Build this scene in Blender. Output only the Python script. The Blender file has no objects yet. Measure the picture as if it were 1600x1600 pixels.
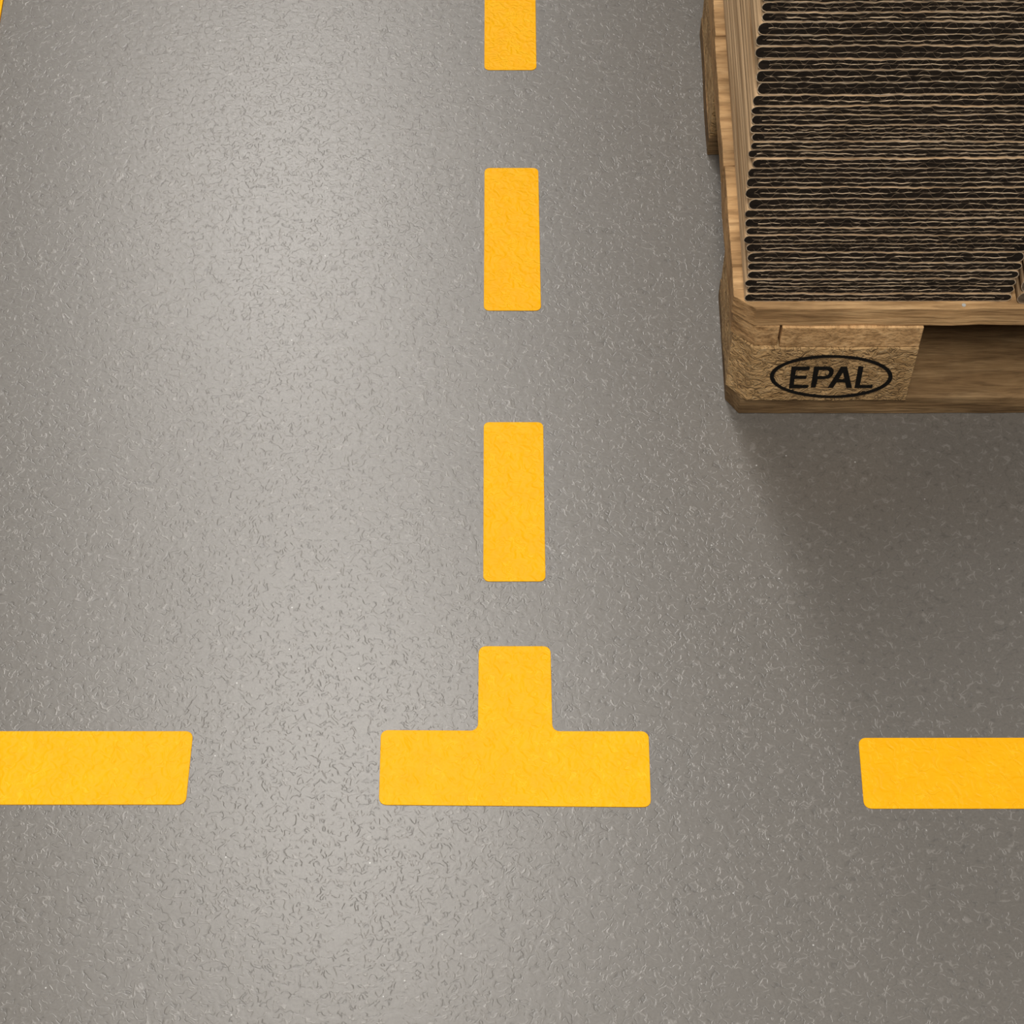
import bpy, bmesh, math, random
from mathutils import Matrix, Vector

# ------------------------------------------------------------------ camera, light, exposure
scene = bpy.context.scene
COL = scene.collection
cam_data = bpy.data.cameras.new('camera')
cam_data.sensor_width = 36.0
cam_data.lens = 3460.3 / 1600 * 36.0
cam_data.clip_start = 0.05
camera = bpy.data.objects.new('camera', cam_data)
COL.objects.link(camera)
_r = Vector((0.99998558, -0.00536792, 0.00018442))
_u = Vector((0.0044544, 0.84801377, 0.52995548))
_w = Vector((0.00300115, 0.52994702, -0.84802544))
m3 = Matrix((_r, _u, -_w)).transposed()
camera.matrix_world = Matrix.Translation((-0.00683487, 0.0, 1.51537653)) @ m3.to_4x4()
scene.camera = camera

world = bpy.data.worlds.new('hall')
scene.world = world
world.use_nodes = True
world.node_tree.nodes['Background'].inputs[0].default_value = (0.93, 0.96, 1.0, 1)
world.node_tree.nodes['Background'].inputs[1].default_value = 0.12

CEIL = 3.5
def ceiling_or_fill_lamp(x, y, w, l, power, rz=0.0):
    d = bpy.data.lights.new('ceiling_or_fill_lamp', 'AREA')
    d.shape = 'RECTANGLE'; d.size = w; d.size_y = l
    d.energy = power; d.color = (1.0, 0.965, 0.91)
    o = bpy.data.objects.new('ceiling_or_fill_lamp', d)
    o.location = (x, y, CEIL); o.rotation_euler = (0, 0, rz)
    COL.objects.link(o)
for (lx, ly, pw_) in ((-0.64, 4.15, 51), (-0.42, 2.35, 42), (-0.50, 5.9, 16), (-0.30, 0.30, 22), (-0.10, -0.8, 118)):  # the last one, behind the camera, is added to brighten the pallet front
    ceiling_or_fill_lamp(lx, ly, 0.45, 1.35, pw_, 0.06)
for ly in (0.6, 2.7, 4.8):
    ceiling_or_fill_lamp(-4.2, ly, 0.30, 1.35, 6)
    ceiling_or_fill_lamp(2.7, ly, 0.30, 1.35, 17)

vs = scene.view_settings
vs.view_transform = 'Standard'; vs.look = 'None'; vs.gamma = 1.0
vs.use_curve_mapping = False; vs.exposure = 0.0

# ------------------------------------------------------------------ node helpers
def new_mat(name):
    m = bpy.data.materials.new(name); m.use_nodes = True
    nt = m.node_tree
    return m, nt, nt.nodes['Principled BSDF']
def N(nt, t, **kw):
    n = nt.nodes.new(t)
    for k, v in kw.items():
        if hasattr(n, k): setattr(n, k, v)
        else: n.inputs[k].default_value = v
    return n
def coords(nt, scale=(1, 1, 1), rand=0.0):
    tc = N(nt, 'ShaderNodeTexCoord')
    mp = N(nt, 'ShaderNodeMapping')
    mp.inputs['Scale'].default_value = scale
    nt.links.new(tc.outputs['Object'], mp.inputs['Vector'])
    if rand:
        oi = N(nt, 'ShaderNodeObjectInfo')
        mu = N(nt, 'ShaderNodeMath', operation='MULTIPLY'); mu.inputs[1].default_value = rand
        nt.links.new(oi.outputs['Random'], mu.inputs[0])
        nt.links.new(mu.outputs[0], mp.inputs['Location'])
    return mp.outputs['Vector']
def ramp(nt, fac, stops):
    r = N(nt, 'ShaderNodeValToRGB')
    e = r.color_ramp.elements
    while len(e) < len(stops): e.new(0.5)
    for i, (p, c) in enumerate(stops):
        e[i].position = p; e[i].color = (*c, 1) if len(c) == 3 else c
    nt.links.new(fac, r.inputs['Fac'])
    return r.outputs['Color']
def noise(nt, vec, scale, detail=2, rough=0.5, dist=0.0):
    n = N(nt, 'ShaderNodeTexNoise')
    n.inputs['Scale'].default_value = scale; n.inputs['Detail'].default_value = detail
    n.inputs['Roughness'].default_value = rough; n.inputs['Distortion'].default_value = dist
    nt.links.new(vec, n.inputs['Vector'])
    return n.outputs['Fac']
def mix(nt, a, b, fac, mode='MIX'):
    n = N(nt, 'ShaderNodeMix', data_type='RGBA', blend_type=mode)
    for s, v in ((n.inputs[6], a), (n.inputs[7], b), (n.inputs[0], fac)):
        if isinstance(v, (int, float)): s.default_value = v
        elif isinstance(v, tuple): s.default_value = (*v, 1)
        else: nt.links.new(v, s)
    return n.outputs[2]
def math_(nt, op, a, b=0.0):
    n = N(nt, 'ShaderNodeMath', operation=op)
    for s, v in ((n.inputs[0], a), (n.inputs[1], b)):
        if isinstance(v, (int, float)): s.default_value = v
        else: nt.links.new(v, s)
    return n.outputs[0]
def bump(nt, bsdf, h, strength, dist):
    b = N(nt, 'ShaderNodeBump')
    b.inputs['Strength'].default_value = strength; b.inputs['Distance'].default_value = dist
    nt.links.new(h, b.inputs['Height']); nt.links.new(b.outputs['Normal'], bsdf.inputs['Normal'])

# ------------------------------------------------------------------ materials
def floor_material():
    m, nt, b = new_mat('grey_floor_coating')
    v = coords(nt)
    base = ramp(nt, noise(nt, v, 2.3, 3), [(0.3, (0.107, 0.095, 0.081)), (0.7, (0.119, 0.107, 0.093))])
    # fine chips and specks
    n1 = noise(nt, v, 165, 0.4, 0.5, 0.9)
    n2 = noise(nt, v, 520, 2, 0.6)
    ridge = math_(nt, 'ABSOLUTE', math_(nt, 'SUBTRACT', n1, 0.5))
    gate = noise(nt, v, 150, 0)
    worm = ramp(nt, ridge, [(0.0, (1, 1, 1)), (0.06, (0, 0, 0))])
    wl = math_(nt, 'MULTIPLY', worm, ramp(nt, gate, [(0.53, (0, 0, 0)), (0.62, (1, 1, 1))]))
    wd = math_(nt, 'MULTIPLY', worm, ramp(nt, gate, [(0.38, (1, 1, 1)), (0.47, (0, 0, 0))]))
    c = mix(nt, base, ramp(nt, n2, [(0.3, (0.7, 0.7, 0.7)), (0.7, (1.28, 1.28, 1.28))]), 0.35, 'MULTIPLY')
    c = mix(nt, c, (0.25, 0.23, 0.21), math_(nt, 'MULTIPLY', wl, 0.42))
    c = mix(nt, c, (0.045, 0.04, 0.035), math_(nt, 'MULTIPLY', wd, 0.42))
    vo = N(nt, 'ShaderNodeTexVoronoi', feature='F1'); vo.inputs['Scale'].default_value = 75
    nt.links.new(v, vo.inputs['Vector'])
    spk = ramp(nt, vo.outputs['Distance'], [(0.03, (1, 1, 1)), (0.06, (0, 0, 0))])
    sep = N(nt, 'ShaderNodeSeparateColor'); nt.links.new(vo.outputs['Color'], sep.inputs[0])
    c = mix(nt, c, (0.42, 0.41, 0.39), math_(nt, 'MULTIPLY', spk, math_(nt, 'GREATER_THAN', sep.outputs[0], 0.72)))
    c = mix(nt, c, (0.03, 0.03, 0.03), math_(nt, 'MULTIPLY', spk, math_(nt, 'LESS_THAN', sep.outputs[0], 0.14)))
    nt.links.new(c, b.inputs['Base Color'])
    b.inputs['Roughness'].default_value = 0.325
    b.inputs['Specular IOR Level'].default_value = 0.82
    h = math_(nt, 'ADD', math_(nt, 'MULTIPLY', n1, 0.35), math_(nt, 'SUBTRACT', math_(nt, 'MULTIPLY', wl, 0.3), math_(nt, 'MULTIPLY', wd, 0.3)))
    bump(nt, b, h, 0.21, 0.0012)
    return m
def tape_material():
    m, nt, b = new_mat('yellow_marking_tape')
    v = coords(nt)
    c = ramp(nt, noise(nt, v, 40, 3), [(0.3, (0.80, 0.370, 0.0008)), (0.7, (0.83, 0.402, 0.0012))])
    nt.links.new(c, b.inputs['Base Color'])
    b.inputs['Roughness'].default_value = 0.42
    b.inputs['Specular IOR Level'].default_value = 0.14
    h = noise(nt, v, 135, 0.5, 0.5, 1.4)
    ridge = math_(nt, 'ABSOLUTE', math_(nt, 'SUBTRACT', h, 0.5))
    fleck = math_(nt, 'MULTIPLY', ramp(nt, ridge, [(0.0, (1, 1, 1)), (0.06, (0, 0, 0))]), ramp(nt, noise(nt, v, 90, 0), [(0.5, (0, 0, 0)), (0.62, (1, 1, 1))]))
    c = mix(nt, c, (0.90, 0.50, 0.02), math_(nt, 'MULTIPLY', fleck, 0.45))
    nt.links.new(c, b.inputs['Base Color'])
    bump(nt, b, math_(nt, 'SUBTRACT', h, math_(nt, 'MULTIPLY', fleck, 0.15)), 0.75, 0.0014)
    return m
def wood_material(name, scale, tint=1.0):
    tint *= 1.5
    m, nt, b = new_mat(name)
    v = coords(nt, scale, 3.0)
    g = noise(nt, v, 1.0, 5, 0.62, 0.6)
    c = ramp(nt, g, [(0.28, (0.185 * tint, 0.105 * tint, 0.045 * tint)), (0.5, (0.33 * tint, 0.200 * tint, 0.092 * tint)),
                     (0.72, (0.44 * tint, 0.285 * tint, 0.142 * tint))])
    v2 = coords(nt, (1, 1, 1), 5.0)
    blot = noise(nt, v2, 14, 4, 0.6)
    c = mix(nt, c, ramp(nt, blot, [(0.3, (0.62, 0.60, 0.58)), (0.65, (1.1, 1.08, 1.05))]), 1.0, 'MULTIPLY')
    fine = noise(nt, coords(nt, tuple(s * 3.2 for s in scale), 2.0), 1.0, 3, 0.6, 0.3)
    c = mix(nt, c, ramp(nt, fine, [(0.36, (0.45, 0.42, 0.38)), (0.52, (1, 1, 1))]), 0.55, 'MULTIPLY')
    nt.links.new(c, b.inputs['Base Color'])
    b.inputs['Roughness'].default_value = 0.8
    b.inputs['Specular IOR Level'].default_value = 0.2
    bump(nt, b, math_(nt, 'ADD', g, math_(nt, 'MULTIPLY', fine, 0.5)), 0.7, 0.0025)
    return m
def chip_material():
    m, nt, b = new_mat('pressed_wood_chip')
    v = coords(nt, (1, 1, 1.3), 3.0)
    n1 = noise(nt, v, 115, 1, 0.5, 1.3)
    ridge = math_(nt, 'ABSOLUTE', math_(nt, 'SUBTRACT', n1, 0.5))
    worm = ramp(nt, ridge, [(0.0, (1, 1, 1)), (0.06, (0, 0, 0))])
    gate = noise(nt, v, 110, 1)
    wl = math_(nt, 'MULTIPLY', worm, ramp(nt, gate, [(0.50, (0, 0, 0)), (0.6, (1, 1, 1))]))
    wd = math_(nt, 'MULTIPLY', worm, ramp(nt, gate, [(0.40, (1, 1, 1)), (0.50, (0, 0, 0))]))
    c = ramp(nt, noise(nt, v, 55, 4, 0.6), [(0.3, (0.33, 0.195, 0.080)), (0.7, (0.60, 0.39, 0.185))])
    c = mix(nt, c, (0.66, 0.48, 0.27), math_(nt, 'MULTIPLY', wl, 0.6))
    c = mix(nt, c, (0.07, 0.045, 0.022), math_(nt, 'MULTIPLY', wd, 0.5))
    blot = noise(nt, v, 18, 3, 0.6)
    c = mix(nt, c, ramp(nt, blot, [(0.3, (0.72, 0.70, 0.68)), (0.65, (1.1, 1.08, 1.05))]), 1.0, 'MULTIPLY')
    nt.links.new(c, b.inputs['Base Color'])
    b.inputs['Roughness'].default_value = 0.75
    b.inputs['Specular IOR Level'].default_value = 0.25
    bump(nt, b, math_(nt, 'ADD', n1, math_(nt, 'MULTIPLY', worm, 0.15)), 0.9, 0.0055)
    return m
def paper_material(name, lo, hi, rough=0.85, sc=(20, 90, 300), st=(0.3, 0.7)):
    m, nt, b = new_mat(name)
    v = coords(nt, sc, 7.0)
    c = ramp(nt, noise(nt, v, 1.0, 4, 0.6), [(st[0], lo), (st[1], hi)])
    nt.links.new(c, b.inputs['Base Color'])
    b.inputs['Roughness'].default_value = rough
    b.inputs['Specular IOR Level'].default_value = 0.15
    return m
M_FLOOR = floor_material()
M_TAPE = tape_material()
M_WX = wood_material('pallet_wood_lengthwise', (9, 70, 110))
M_WD = wood_material('pallet_wood_grime_and_shade', (9, 70, 110), 0.44)  # dirty bottom boards, darkened further to paint shade into the pallet opening
M_WY = wood_material('pallet_wood_crosswise', (80, 9, 110), 1.1)
M_CHIP = chip_material()
M_INK = paper_material('burned_black_brand', (0.004, 0.003, 0.002), (0.009, 0.007, 0.005), 0.7, (200, 200, 200))
M_LINER = paper_material('kraft_liner', (0.21, 0.121, 0.055), (0.66, 0.455, 0.265), 0.85, (38, 6, 500))
M_INNER = paper_material('kraft_inner_liner', (0.05, 0.035, 0.022), (0.68, 0.51, 0.34), 0.9, (70, 90, 300), (0.42, 0.56))
M_CUT = paper_material('raw_cut_board_edge', (0.30, 0.225, 0.15), (0.74, 0.60, 0.44), 0.9, (70, 90, 300), (0.36, 0.62))
M_FLUTE = paper_material('brown_fluting_paper', (0.075, 0.052, 0.034), (0.20, 0.145, 0.095), 0.95, (60, 90, 300))
M_FLUTE_SHADE = paper_material('painted_flute_shade', (0.007, 0.005, 0.0035), (0.026, 0.018, 0.012), 0.95, (120, 90, 500))  # near-black colour painting the shade inside the hollow flutes
M_WALL = paper_material('pale_wall_paint', (0.55, 0.55, 0.54), (0.6, 0.6, 0.59), 0.8, (1, 1, 1))
M_STEEL = paper_material('nail_steel', (0.35, 0.34, 0.32), (0.5, 0.49, 0.46), 0.45)

# ------------------------------------------------------------------ mesh helpers (lengths in millimetres -> metres)
MM = 0.001
def link(name, verts, faces, mat, parent=None, smooth=False):
    me = bpy.data.meshes.new(name)
    me.from_pydata([(x * MM, y * MM, z * MM) for x, y, z in verts], [], faces)
    bm = bmesh.new(); bm.from_mesh(me)
    bmesh.ops.recalc_face_normals(bm, faces=bm.faces)
    bm.to_mesh(me); bm.free()
    me.materials.append(mat)
    if smooth:
        for p in me.polygons: p.use_smooth = True
    o = bpy.data.objects.new(name, me); COL.objects.link(o)
    if parent: o.parent = parent
    return o
def prism_z(pts, z0, z1):
    n = len(pts)
    v = [(x, y, z0) for x, y in pts] + [(x, y, z1) for x, y in pts]
    f = [tuple(range(n))[::-1], tuple(range(n, 2 * n))]
    f += [(i, (i + 1) % n, n + (i + 1) % n, n + i) for i in range(n)]
    return v, f
def soften(o, w):
    md = o.modifiers.new('soft_edges', 'BEVEL'); md.width = w * MM; md.segments = 2
    md.limit_method = 'ANGLE'; md.angle_limit = math.radians(50)
def tag(o, label, cat, group=None):
    o['label'] = label; o['category'] = cat; o['kind'] = 'thing'
    if group: o['group'] = group
def rounded(pts, r, seg=6):
    """polygon with every corner (convex or concave) filleted to radius r"""
    out = []; n = len(pts)
    for i in range(n):
        p0, p1, p2 = Vector(pts[i - 1]), Vector(pts[i]), Vector(pts[(i + 1) % n])
        a, b = (p0 - p1).normalized(), (p2 - p1).normalized()
        ang = a.angle(b); d = r / math.tan(ang / 2)
        s, e = p1 + a * d, p1 + b * d
        for k in range(seg + 1):
            t = k / seg
            q = s * (1 - t) ** 2 + p1 * 2 * t * (1 - t) * 0.82 + e * t ** 2
            wsum = (1 - t) ** 2 + 2 * t * (1 - t) * 0.82 + t ** 2
            out.append((q.x / wsum, q.y / wsum))
    return out

# ------------------------------------------------------------------ the setting
fl = link('floor', [(-6000, -5000, -40), (6000, -5000, -40), (6000, 9000, -40), (-6000, 9000, -40),
                    (-6000, -5000, 0), (6000, -5000, 0), (6000, 9000, 0), (-6000, 9000, 0)],
          [(3, 2, 1, 0), (4, 5, 6, 7), (0, 1, 5, 4), (1, 2, 6, 5), (2, 3, 7, 6), (3, 0, 4, 7)], M_FLOOR)
fl['kind'] = 'structure'
wb_ = link('wall_back', [(-6000, 9000, 0), (6000, 9000, 0), (6000, 9200, 0), (-6000, 9200, 0), (-6000, 9000, 3600), (6000, 9000, 3600), (6000, 9200, 3600), (-6000, 9200, 3600)],
           [(3, 2, 1, 0), (4, 5, 6, 7), (0, 1, 5, 4), (1, 2, 6, 5), (2, 3, 7, 6), (3, 0, 4, 7)], M_WALL)
wb_['kind'] = 'structure'

# ------------------------------------------------------------------ yellow floor markings
def marking(name, pts, label, r=5.0, th=0.7, group='yellow floor markings'):
    cx = sum(p[0] for p in pts) / len(pts); cy = sum(p[1] for p in pts) / len(pts)
    v, f = prism_z(rounded([(x - cx, y - cy) for x, y in pts], r), 0.0, th)
    o = link(name, v, f, M_TAPE); o.location = (cx * MM, cy * MM, 0)
    md = o.modifiers.new('soft_edges', 'BEVEL'); md.width = min(0.3, th * 0.4) * MM; md.segments = 1
    md.limit_method = 'ANGLE'; md.angle_limit = math.radians(60)
    tag(o, label, 'floor marking', group)
    return o
def rect(x0, y0, x1, y1, x2=None, x3=None): return [(x0, y0), (x1, y0), (x1, y1), (x0, y1)]
marking('yellow_tape_dash', [(-24.4, 1427), (23.7, 1426.8), (23.9, 1577), (-24.2, 1577)],
        'topmost yellow dash of the centre row, cut off by the upper edge')
marking('yellow_tape_dash', [(-24.5, 1149.9), (24.5, 1149.6), (24.0, 1309.1), (-24.1, 1309.3)],
        'yellow rectangular dash in the middle of the centre row, left of the cardboard stack')
marking('yellow_tape_dash', [(-24.6, 882.0), (24.7, 881.8), (24.8, 1034.3), (-24.4, 1034.6)],
        'yellow rectangular dash directly above the stem of the T marking')
T = [(-102.1, 689.9), (100.7, 686.9), (101.2, 749.8), (28.2, 750.2), (27.8, 823.6), (-28.0, 823.9), (-28.4, 751.0), (-102.2, 751.9)]
marking('yellow_tape_tee', T, 'yellow T-shaped floor marking with short stem and rounded corners', 6.0)
marking('yellow_tape_dash', [(-548, 692.4), (-246.0, 690.8), (-244.6, 751.7), (-547, 753.2)],
        'yellow crosswise dash running off the left edge, beside the T marking', 6.0)
marking('yellow_tape_dash', [(259.2, 684.9), (560, 683.3), (561, 742.1), (260.0, 743.4)],
        'yellow crosswise dash running off the right edge, below the wooden pallet', 6.0)
marking('yellow_edge_strip', [(-530, 1240), (-478.2, 1240), (-477.4, 1660), (-530, 1660)],
        'thick yellow strip showing as a sliver in the upper left corner', 3.0, 3.0, 'yellow floor edge strip')

# ------------------------------------------------------------------ the pallet
PX, PY, PYAW = 175.35, 1042.25, -0.003974
pallet = bpy.data.objects.new('wooden_pallet', None)
COL.objects.link(pallet)
pallet.location = (PX * MM, PY * MM, 0); pallet.rotation_euler = (0, 0, PYAW)
tag(pallet, 'weathered brown wooden pallet with chamfered corner and oval brand on its block', 'pallet')
random.seed(7)
PW, PD = 1200.0, 800.0
Z1, Z2, Z3, Z4 = 23.5, 95.5, 122.0, 144.0

def cut_rect(x0, y0, x1, y1, corners=()):
    """plan outline; corners lists which of fl, fr, br, bl are chamfered as (name, dx, dy)"""
    c = {k: (a, b) for k, a, b in corners}
    pts = []
    pts += [(x0, y0 + c['fl'][1]), (x0 + c['fl'][0], y0)] if 'fl' in c else [(x0, y0)]
    pts += [(x1 - c['fr'][0], y0), (x1, y0 + c['fr'][1])] if 'fr' in c else [(x1, y0)]
    pts += [(x1, y1 - c['br'][1]), (x1 - c['br'][0], y1)] if 'br' in c else [(x1, y1)]
    pts += [(x0 + c['bl'][0], y1), (x0, y1 - c['bl'][1])] if 'bl' in c else [(x0, y1)]
    return pts
def rough_board(name, outline, z0, z1, mat, step=22.0, jig=0.6, axis=None):
    """board with slightly uneven sawn edges: outline subdivided and jittered"""
    pts = []; n = len(outline)
    for i in range(n):
        a, b = outline[i], outline[(i + 1) % n]
        L = math.hypot(b[0] - a[0], b[1] - a[1]); k = max(1, int(L / step))
        for j in range(k):
            t = j / k
            jx = 0 if j == 0 else random.uniform(-jig, jig)
            nx, ny = (b[1] - a[1]) / L, -(b[0] - a[0]) / L
            pts.append((a[0] + (b[0] - a[0]) * t + nx * jx, a[1] + (b[1] - a[1]) * t + ny * jx))
    v, f = prism_z(pts, z0, z1)
    o = link(name, v, f, mat, pallet); soften(o, 0.9)
    return o
# three bottom boards
def bottom_front():
    # front bottom board: sawn edge turns into a sloping waney edge right of the corner block
    st = []
    xs = [x for x in range(0, 1201, 15)]
    vs_, fs = [], []
    D = 123.0
    for x in xs:
        t = min(1, max(0, (x - 150) / 120.0))
        w = t * (5.5 + 2.0 * math.sin(x * 0.05) + 1.2 * math.sin(x * 0.13 + 1))
        j = 0.5 * math.sin(x * 0.21) + random.uniform(-0.25, 0.25)
        y0 = (14.5 if x == 0 else (0.0 if x > 11 else 0)) + j * (0.4 if x < 40 else 1)
        prof = [(y0, 0.4), (y0 + 0.1, Z1 * 0.55 - w * 0.6), (y0 + 0.5 + w * 0.35, Z1 - 1.2 - w * 0.62), (y0 + 1.4 + w * 1.9, Z1), (D, Z1), (D, 0.4)]
        xx = 11.5 if x == 15 else x
        for (yy, zz) in prof: vs_.append((xx if x else 1.0, yy, zz))
    k = 6
    for i in range(len(xs) - 1):
        for a in range(k):
            b = (a + 1) % k
            fs.append((i * k + a, i * k + b, (i + 1) * k + b, (i + 1) * k + a))
    fs.append(tuple(range(k))); fs.append(tuple(range((len(xs) - 1) * k, len(xs) * k)))
    o = link('bottom_board', vs_, fs, M_WD, pallet); soften(o, 0.6)
bottom_front()
rough_board('bottom_board', cut_rect(-1.0, 281, PW, 428), 0.4, Z1, M_WD)
rough_board('bottom_board', cut_rect(0, PD - 100, PW, PD, (('br', 12, 14), ('bl', 12, 14))), 0.4, Z1, M_WD)
# nine blocks
block_front = None
for (bx0, bx1) in ((0, 146.5), (527, 672), (1055, 1200)):
    for (by0, by1) in ((-3.2, 109), (283, 426), (PD - 100, PD)):
        cs = []
        if bx0 == 0 and by0 < 1: cs = [('fl', 16, 15.5)]
        if bx0 == 1055 and by0 < 1: cs = [('fr', 15, 13)]
        if bx0 == 0 and by0 > 600: cs = [('bl', 15, 13)]
        if bx0 == 1055 and by0 > 600: cs = [('br', 15, 13)]
        b = rough_board('block', cut_rect(bx0 - (0.4 if bx0 == 0 else 0), by0, bx1, by1, cs), Z1, Z2, M_CHIP, 12.0, 0.5)
        if block_front is None: block_front = b
# three stringers; the near one is split into two pieces
rough_board('stringer_board', cut_rect(-2.5, -0.4, 33.8, PD, (('fl', 18, 13.5),)), Z2 + 0.5, Z3 - 0.6, M_WY, 30, 0.7)
rough_board('stringer_board', cut_rect(35.4, -2.2, 146.4, PD), Z2 + 0.5, Z3 - 0.5, M_WY, 25, 0.7)
for sx in (527, 1055):
    rough_board('stringer_board', cut_rect(sx, 0, sx + 145, PD), Z2 + 0.5, Z3 - 0.5, M_WY, 40, 0.6)
# deck boards
rough_board('deck_board', cut_rect(-4.0, -0.4, PW, 144, (('fl', 17, 12.5), ('fr', 15, 13))), Z3, Z4, M_WX, 22, 0.6)
rough_board('deck_board', cut_rect(-5.0, 144.8, PW, 287.4), Z3, Z4 - 0.8, M_WX, 22, 0.6)
rough_board('deck_board', cut_rect(-4.2, 288.2, PW, 434), Z3, Z4 - 0.3, M_WX, 22, 0.6)
rough_board('deck_board', cut_rect(-3.5, 474, PW, 574), Z3, Z4, M_WX, 22, 0.6)
rough_board('deck_board', cut_rect(-4.0, 655, PW, PD, (('bl', 15, 13), ('br', 15, 13))), Z3, Z4, M_WX, 22, 0.6)
# nail head showing on the front deck board
nv, nf = prism_z([(174 + 1.6 * math.cos(a * math.pi / 5), 2.6 + 1.6 * math.sin(a * math.pi / 5)) for a in range(10)], Z4 - 1, Z4 + 0.5)
link('nail', nv, nf, M_STEEL, pallet)

# brand burned into the front block: oval ring and four letters, a thin layer on the face
def brand(name, loops, label=None):
    def mp(cx, cy):
        px = 1195 + cx * 0.128125; py = 545 + cy * 0.1282
        return (32.5 + (px - 1203) * 0.518 + (py - 588) * 0.1077, 53.3 + 4.2 - (py - 588) * 0.891)
    cu = bpy.data.curves.new(name, 'CURVE'); cu.dimensions = '2D'; cu.fill_mode = 'BOTH'; cu.extrude = 0.35 * MM
    for lp in loops:
        sp = cu.splines.new('POLY'); sp.points.add(len(lp) - 1); sp.use_cyclic_u = True
        for i, (a, b) in enumerate(lp):
            x, z = mp(a, b); sp.points[i].co = (x * MM, z * MM, 0, 1)
    tmp = bpy.data.objects.new(name, cu); COL.objects.link(tmp)
    bpy.context.view_layer.update()
    me = bpy.data.meshes.new_from_object(tmp.evaluated_get(bpy.context.evaluated_depsgraph_get()))
    bpy.data.objects.remove(tmp); bpy.data.curves.remove(cu)
    me.transform(Matrix.Translation((0, -3.75 * MM, 0)) @ Matrix.Rotation(math.radians(90), 4, 'X'))
    me.materials.clear(); me.materials.append(M_INK)
    o = bpy.data.objects.new(name, me); COL.objects.link(o); o.parent = block_front
    if label: o['label'] = label
def ell(cx, cy, rx, ry, n=56): return [(cx + rx * math.cos(i * 2 * math.pi / n), cy + ry * math.sin(i * 2 * math.pi / n)) for i in range(n)]
brand('brand_oval', [ell(798, 332, 746, 259), ell(798, 332, 697, 231)], 'black burned oval outline')
brand('brand_letter', [[(318, 212), (540, 212), (532, 248), (372, 251), (358, 322), (502, 322), (490, 354), (352, 354), (340, 437), (520, 437), (510, 466), (280, 470)]], 'black letter E')
brand('brand_letter', [[(590, 212), (765, 212), (805, 222), (828, 250), (824, 292), (804, 325), (765, 348), (710, 357), (634, 357), (606, 460), (548, 460)],
                       [(648, 247), (740, 247), (766, 256), (774, 276), (766, 304), (738, 322), (700, 327), (630, 328)]], 'black letter P')
brand('brand_letter', [[(915, 212), (990, 212), (1052, 465), (984, 465), (966, 396), (864, 396), (820, 463), (755, 465)],
                       [(885, 364), (940, 276), (960, 364)]], 'black letter A')
brand('brand_letter', [[(1126, 212), (1187, 212), (1148, 436), (1306, 438), (1298, 467), (1084, 467)]], 'black letter L')

# ------------------------------------------------------------------ folded cardboard boxes, stacked flat
PROF = [(144, 4.5), (168, 2.0), (200, 0.0), (274, -5.2), (316, -7.2), (375, -10), (419, -11.5), (466, -14.2), (600, -18)]
def left_x(z):
    for (a, xa), (b, xb) in zip(PROF, PROF[1:]):
        if a <= z <= b: return xa + (xb - xa) * (z - a) / (b - a)
    return PROF[-1][1]
def wave(seed, amp):
    rr = random.Random(seed)
    terms = [(rr.uniform(0.02, 0.05), rr.uniform(0, 6.3), 0.5), (rr.uniform(0.09, 0.2), rr.uniform(0, 6.3), 0.35),
             (rr.uniform(0.3, 0.6), rr.uniform(0, 6.3), 0.28), (rr.uniform(0.55, 0.8), rr.uniform(0, 6.3), 0.16)]
    return lambda x: amp * sum(a * math.sin(f * x + p) for f, p, a in terms)
def windowed(f, x0, x1):
    return lambda x: f(x) * max(0.0, min(1.0, (x - x0) / 10.0, (x1 - x) / 10.0))
def ribbon(path, th, y0, y1):
    """open thin sheet following path (x, z), thickness th, from y0 to y1"""
    v, f = [], []
    for (x, z) in path:
        v += [(x, y0, z - th / 2), (x, y0, z + th / 2), (x, y1, z + th / 2), (x, y1, z - th / 2)]
    for i in range(len(path) - 1):
        a, b = i * 4, i * 4 + 4
        for k in range(4):
            q = (k + 1) % 4
            f.append((a + k, a + q, b + q, b + k))
    f += [(0, 1, 2, 3), tuple(len(v) - 4 + k for k in range(4))]
    return v, f
def loop_path(xl, xr, h, wt, wb, inset, fold):
    """closed flat loop: folded (rounded) left end, pinched right end"""
    step = 2.0
    n = int((xr - xl - fold - 5) / step)
    top, bot = [], []
    for i in range(n + 1):
        x = xl + fold + (xr - xl - fold - 5) * i / n
        fade = 1.0
        top.append((x, h - inset + wt(x) * fade)); bot.append((x, inset + wb(x) * fade))
    hh = h / 2 - inset
    arc_l = [(xl + fold - (fold - inset) * math.sin(a), h / 2 - hh * math.cos(a)) for a in [math.pi * k / 8 for k in range(1, 8)]]
    arc_r = [(xr - 5 + (5 - inset) * math.sin(a), h / 2 + hh * math.cos(a)) for a in [math.pi * k / 6 for k in range(1, 6)]]
    return top + arc_r + bot[::-1] + arc_l   # clockwise
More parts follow.
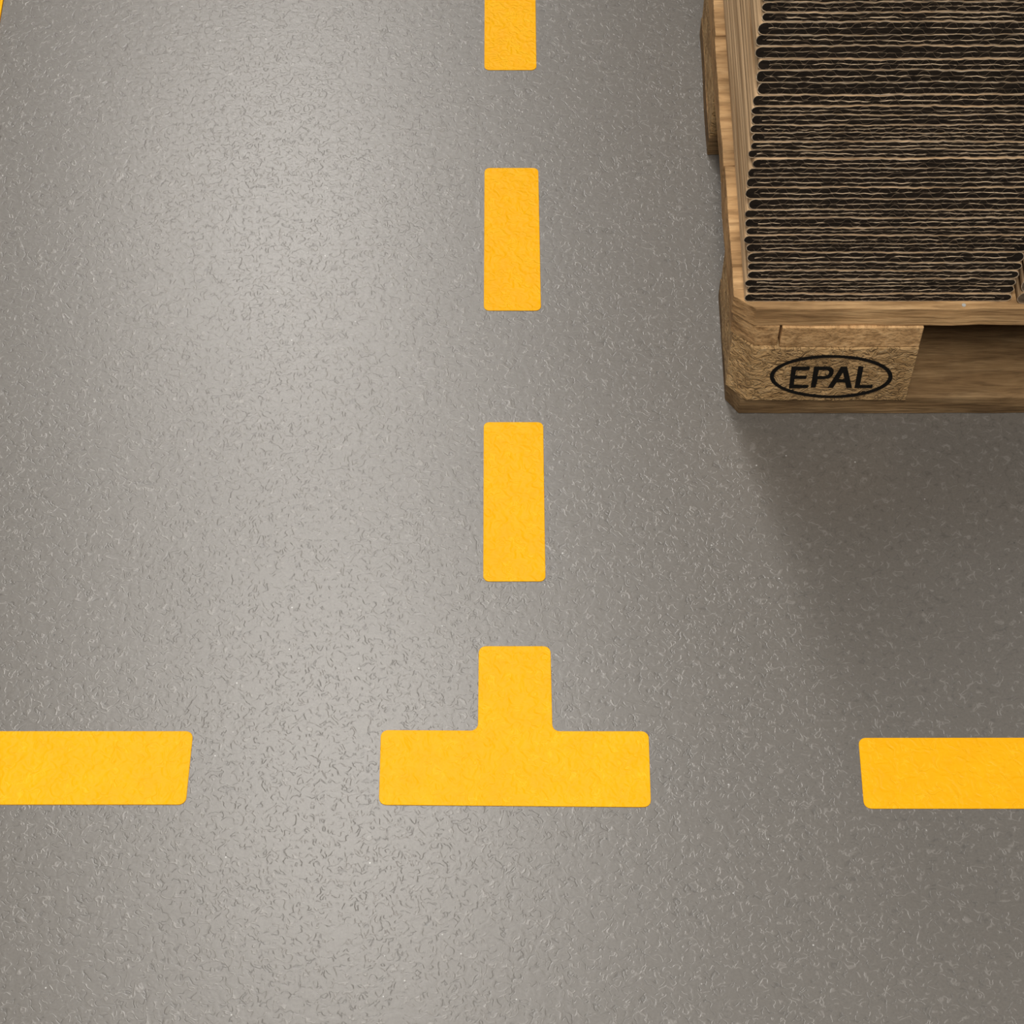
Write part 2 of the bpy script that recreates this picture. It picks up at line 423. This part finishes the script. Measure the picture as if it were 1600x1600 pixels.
def folded_box(z, h, xl, xr, y0, depth, seed, mats, label, group, wt, wb, cat='cardboard box'):
    rr = random.Random(seed)
    root = bpy.data.objects.new('folded_box', None); COL.objects.link(root)
    root.parent = None
    ca, sa = math.cos(PYAW), math.sin(PYAW)
    root.location = ((PX + xl * ca - y0 * sa) * MM, (PY + xl * sa + y0 * ca) * MM, z * MM)
    root.rotation_euler = (0, 0, PYAW)
    tag(root, label, cat, group)
    W = xr - xl; t = rr.uniform(0.3, 0.55); fold = rr.uniform(3.0, 6.0)
    wt2 = lambda x: wt(x + xl) - 0.26; wb2 = lambda x: wb(x + xl) + 0.26
    tv = wave(seed * 7 + 1, 0.8)
    ti = lambda x: max(0.12, t * (1 + tv(x * 1.7)))
    out = loop_path(0, W, h, wt2, wb2, 0.02, fold); inn = loop_path(0, W, h, lambda x: wt2(x) + t - ti(x), lambda x: wb2(x) - t + ti(x), t, fold)
    n = len(out); v, f = [], []
    yj = [max(0.0, 0.18 + tv(x * 2.3 + zz * 9) * 0.45) for x, zz in out]
    for P, yy in ((out, yj), (inn, yj), (out, [depth] * n), (inn, [depth] * n)): v += [(q[0], yq, q[1]) for q, yq in zip(P, yy)]
    for i in range(n):
        j = (i + 1) % n
        f += [(i, j, n + j, n + i), (i, j, 2 * n + j, 2 * n + i), (n + i, n + j, 3 * n + j, 3 * n + i), (2 * n + i, 2 * n + j, 3 * n + j, 3 * n + i)]
    ol = link('outer_liner', v, f, mats[0], root)
    ol.data.materials.append(M_CUT)            # the pale raw edge along the cut front
    for p in ol.data.polygons:
        if all(ol.data.vertices[q].co.y < 0.02 for q in p.vertices): p.material_index = 1
    # the two walls meet in the middle: their inner liners
    wm = wave(seed * 7 + 3, 1.2); xs0 = fold + rr.uniform(0, 7); xs1 = W - rr.uniform(3, 14)
    k = int((xs1 - xs0) / 2.6)
    path = [(xs0 + (xs1 - xs0) * i / k, h / 2 + wm(xs0 + (xs1 - xs0) * i / k)) for i in range(k + 1)]
    path = [(x, max(wb2(x) + t + 0.4, min(h + wt2(x) - t - 0.4, zz))) for x, zz in path]
    v, f = ribbon(path, rr.uniform(0.35, 0.6), rr.uniform(0.0, 0.3), 60)
    link('inner_liner', v, f, mats[1], root)
    # fluted medium of the upper and of the lower wall
    for s in (0, 1):
        wl = rr.uniform(9, 19); ph = rr.uniform(0, 6.3); rec = rr.uniform(0.0, 0.35)
        za, zb = (t, h / 2) if s == 0 else (h / 2, h - t)
        wn = wave(seed * 7 + 4 + s, 2.4); path = []; kk = int((W - fold - 6) / 1.5)
        for i in range(kk + 1):
            x = fold + 1 + (W - fold - 7) * i / kk
            c = math.sin(2 * math.pi * (x + wn(x)) / wl + ph)
            c = math.copysign(abs(c) ** 0.35, c)
            path.append((x, max(wb2(x) + t + 0.2, min(h + wt2(x) - t - 0.2, (za + zb) / 2 + c * (zb - za) * 0.42))))
        v, f = ribbon(path, 0.32, rec, 40)
        link('fluting', v, f, mats[2], root)
    # added fill behind the cut edge, coloured as flute shade in the wide stack
    fill_loop = loop_path(0, W, h, wt2, wb2, t * 0.9, fold)
    n = len(fill_loop)
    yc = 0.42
    v = [(x, yc, zz) for x, zz in fill_loop] + [(x, depth - 1, zz) for x, zz in fill_loop]
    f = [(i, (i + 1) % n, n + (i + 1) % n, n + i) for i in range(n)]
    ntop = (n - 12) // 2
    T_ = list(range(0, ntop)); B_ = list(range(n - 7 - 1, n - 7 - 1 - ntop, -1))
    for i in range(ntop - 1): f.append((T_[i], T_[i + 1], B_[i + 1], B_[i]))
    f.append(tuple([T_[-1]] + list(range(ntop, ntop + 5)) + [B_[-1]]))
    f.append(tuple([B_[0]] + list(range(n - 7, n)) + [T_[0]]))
    link('added_flute_fill', v, f, mats[3], root)
    return root
ONES = ['', 'first', 'second', 'third', 'fourth', 'fifth', 'sixth', 'seventh', 'eighth', 'ninth', 'tenth', 'eleventh', 'twelfth', 'thirteenth',
        'fourteenth', 'fifteenth', 'sixteenth', 'seventeenth', 'eighteenth', 'nineteenth']
TENS = {2: ('twenty', 'twentieth'), 3: ('thirty', 'thirtieth'), 4: ('forty', 'fortieth')}
def ordinal(n):
    if n < 20: return ONES[n]
    a, b = TENS[n // 10]
    return b if n % 10 == 0 else a + '-' + ONES[n % 10]
rs = random.Random(21)
z = Z4 + 0.2; i = 0
while z < 520:
    i += 1
    h = rs.choice((8.6, 9.4, 10.2, 10.8, 11.6, 12.4))
    xl = left_x(z + h / 2) + rs.uniform(-2.0, 2.0); xr = 211 + rs.uniform(-1.2, 1.0)
    lab = 'bottom folded brown cardboard box of the wide stack, lying on the pallet deck' if i == 1 else \
        '%s folded brown cardboard box from the pallet deck in the wide stack' % ordinal(i)
    folded_box(z, h, xl, xr, 6.2 + rs.uniform(-0.4, 0.5), 785, 100 + i, (M_LINER, M_INNER, M_FLUTE, M_FLUTE_SHADE), lab, 'folded boxes of the wide stack', windowed(wave(1000 + i, 0.85), 13, 202), windowed(wave(999 + i, 0.85 if i > 1 else 0), 13, 202))
    z += h + 0.05
z = Z4 + 0.2; i = 0
while z < 215:
    i += 1
    h = rs.choice((14.0, 15.5, 17.0))
    lab = 'bottom folded cardboard box of the neighbouring stack at the right edge' if i == 1 else \
        '%s folded cardboard box from the deck, neighbouring stack at the right edge' % ordinal(i)
    folded_box(z, h, 214.6 + rs.uniform(-0.6, 0.8), 424 + rs.uniform(-1, 1), 4.0 + rs.uniform(-0.8, 0.8), 785, 300 + i, (M_LINER, M_INNER, M_INNER, M_FLUTE), lab, 'folded boxes of the right stack', windowed(wave(2000 + i, 0.5), 225, 415), windowed(wave(1999 + i, 0.5 if i > 1 else 0), 225, 415))
    z += h + 0.05
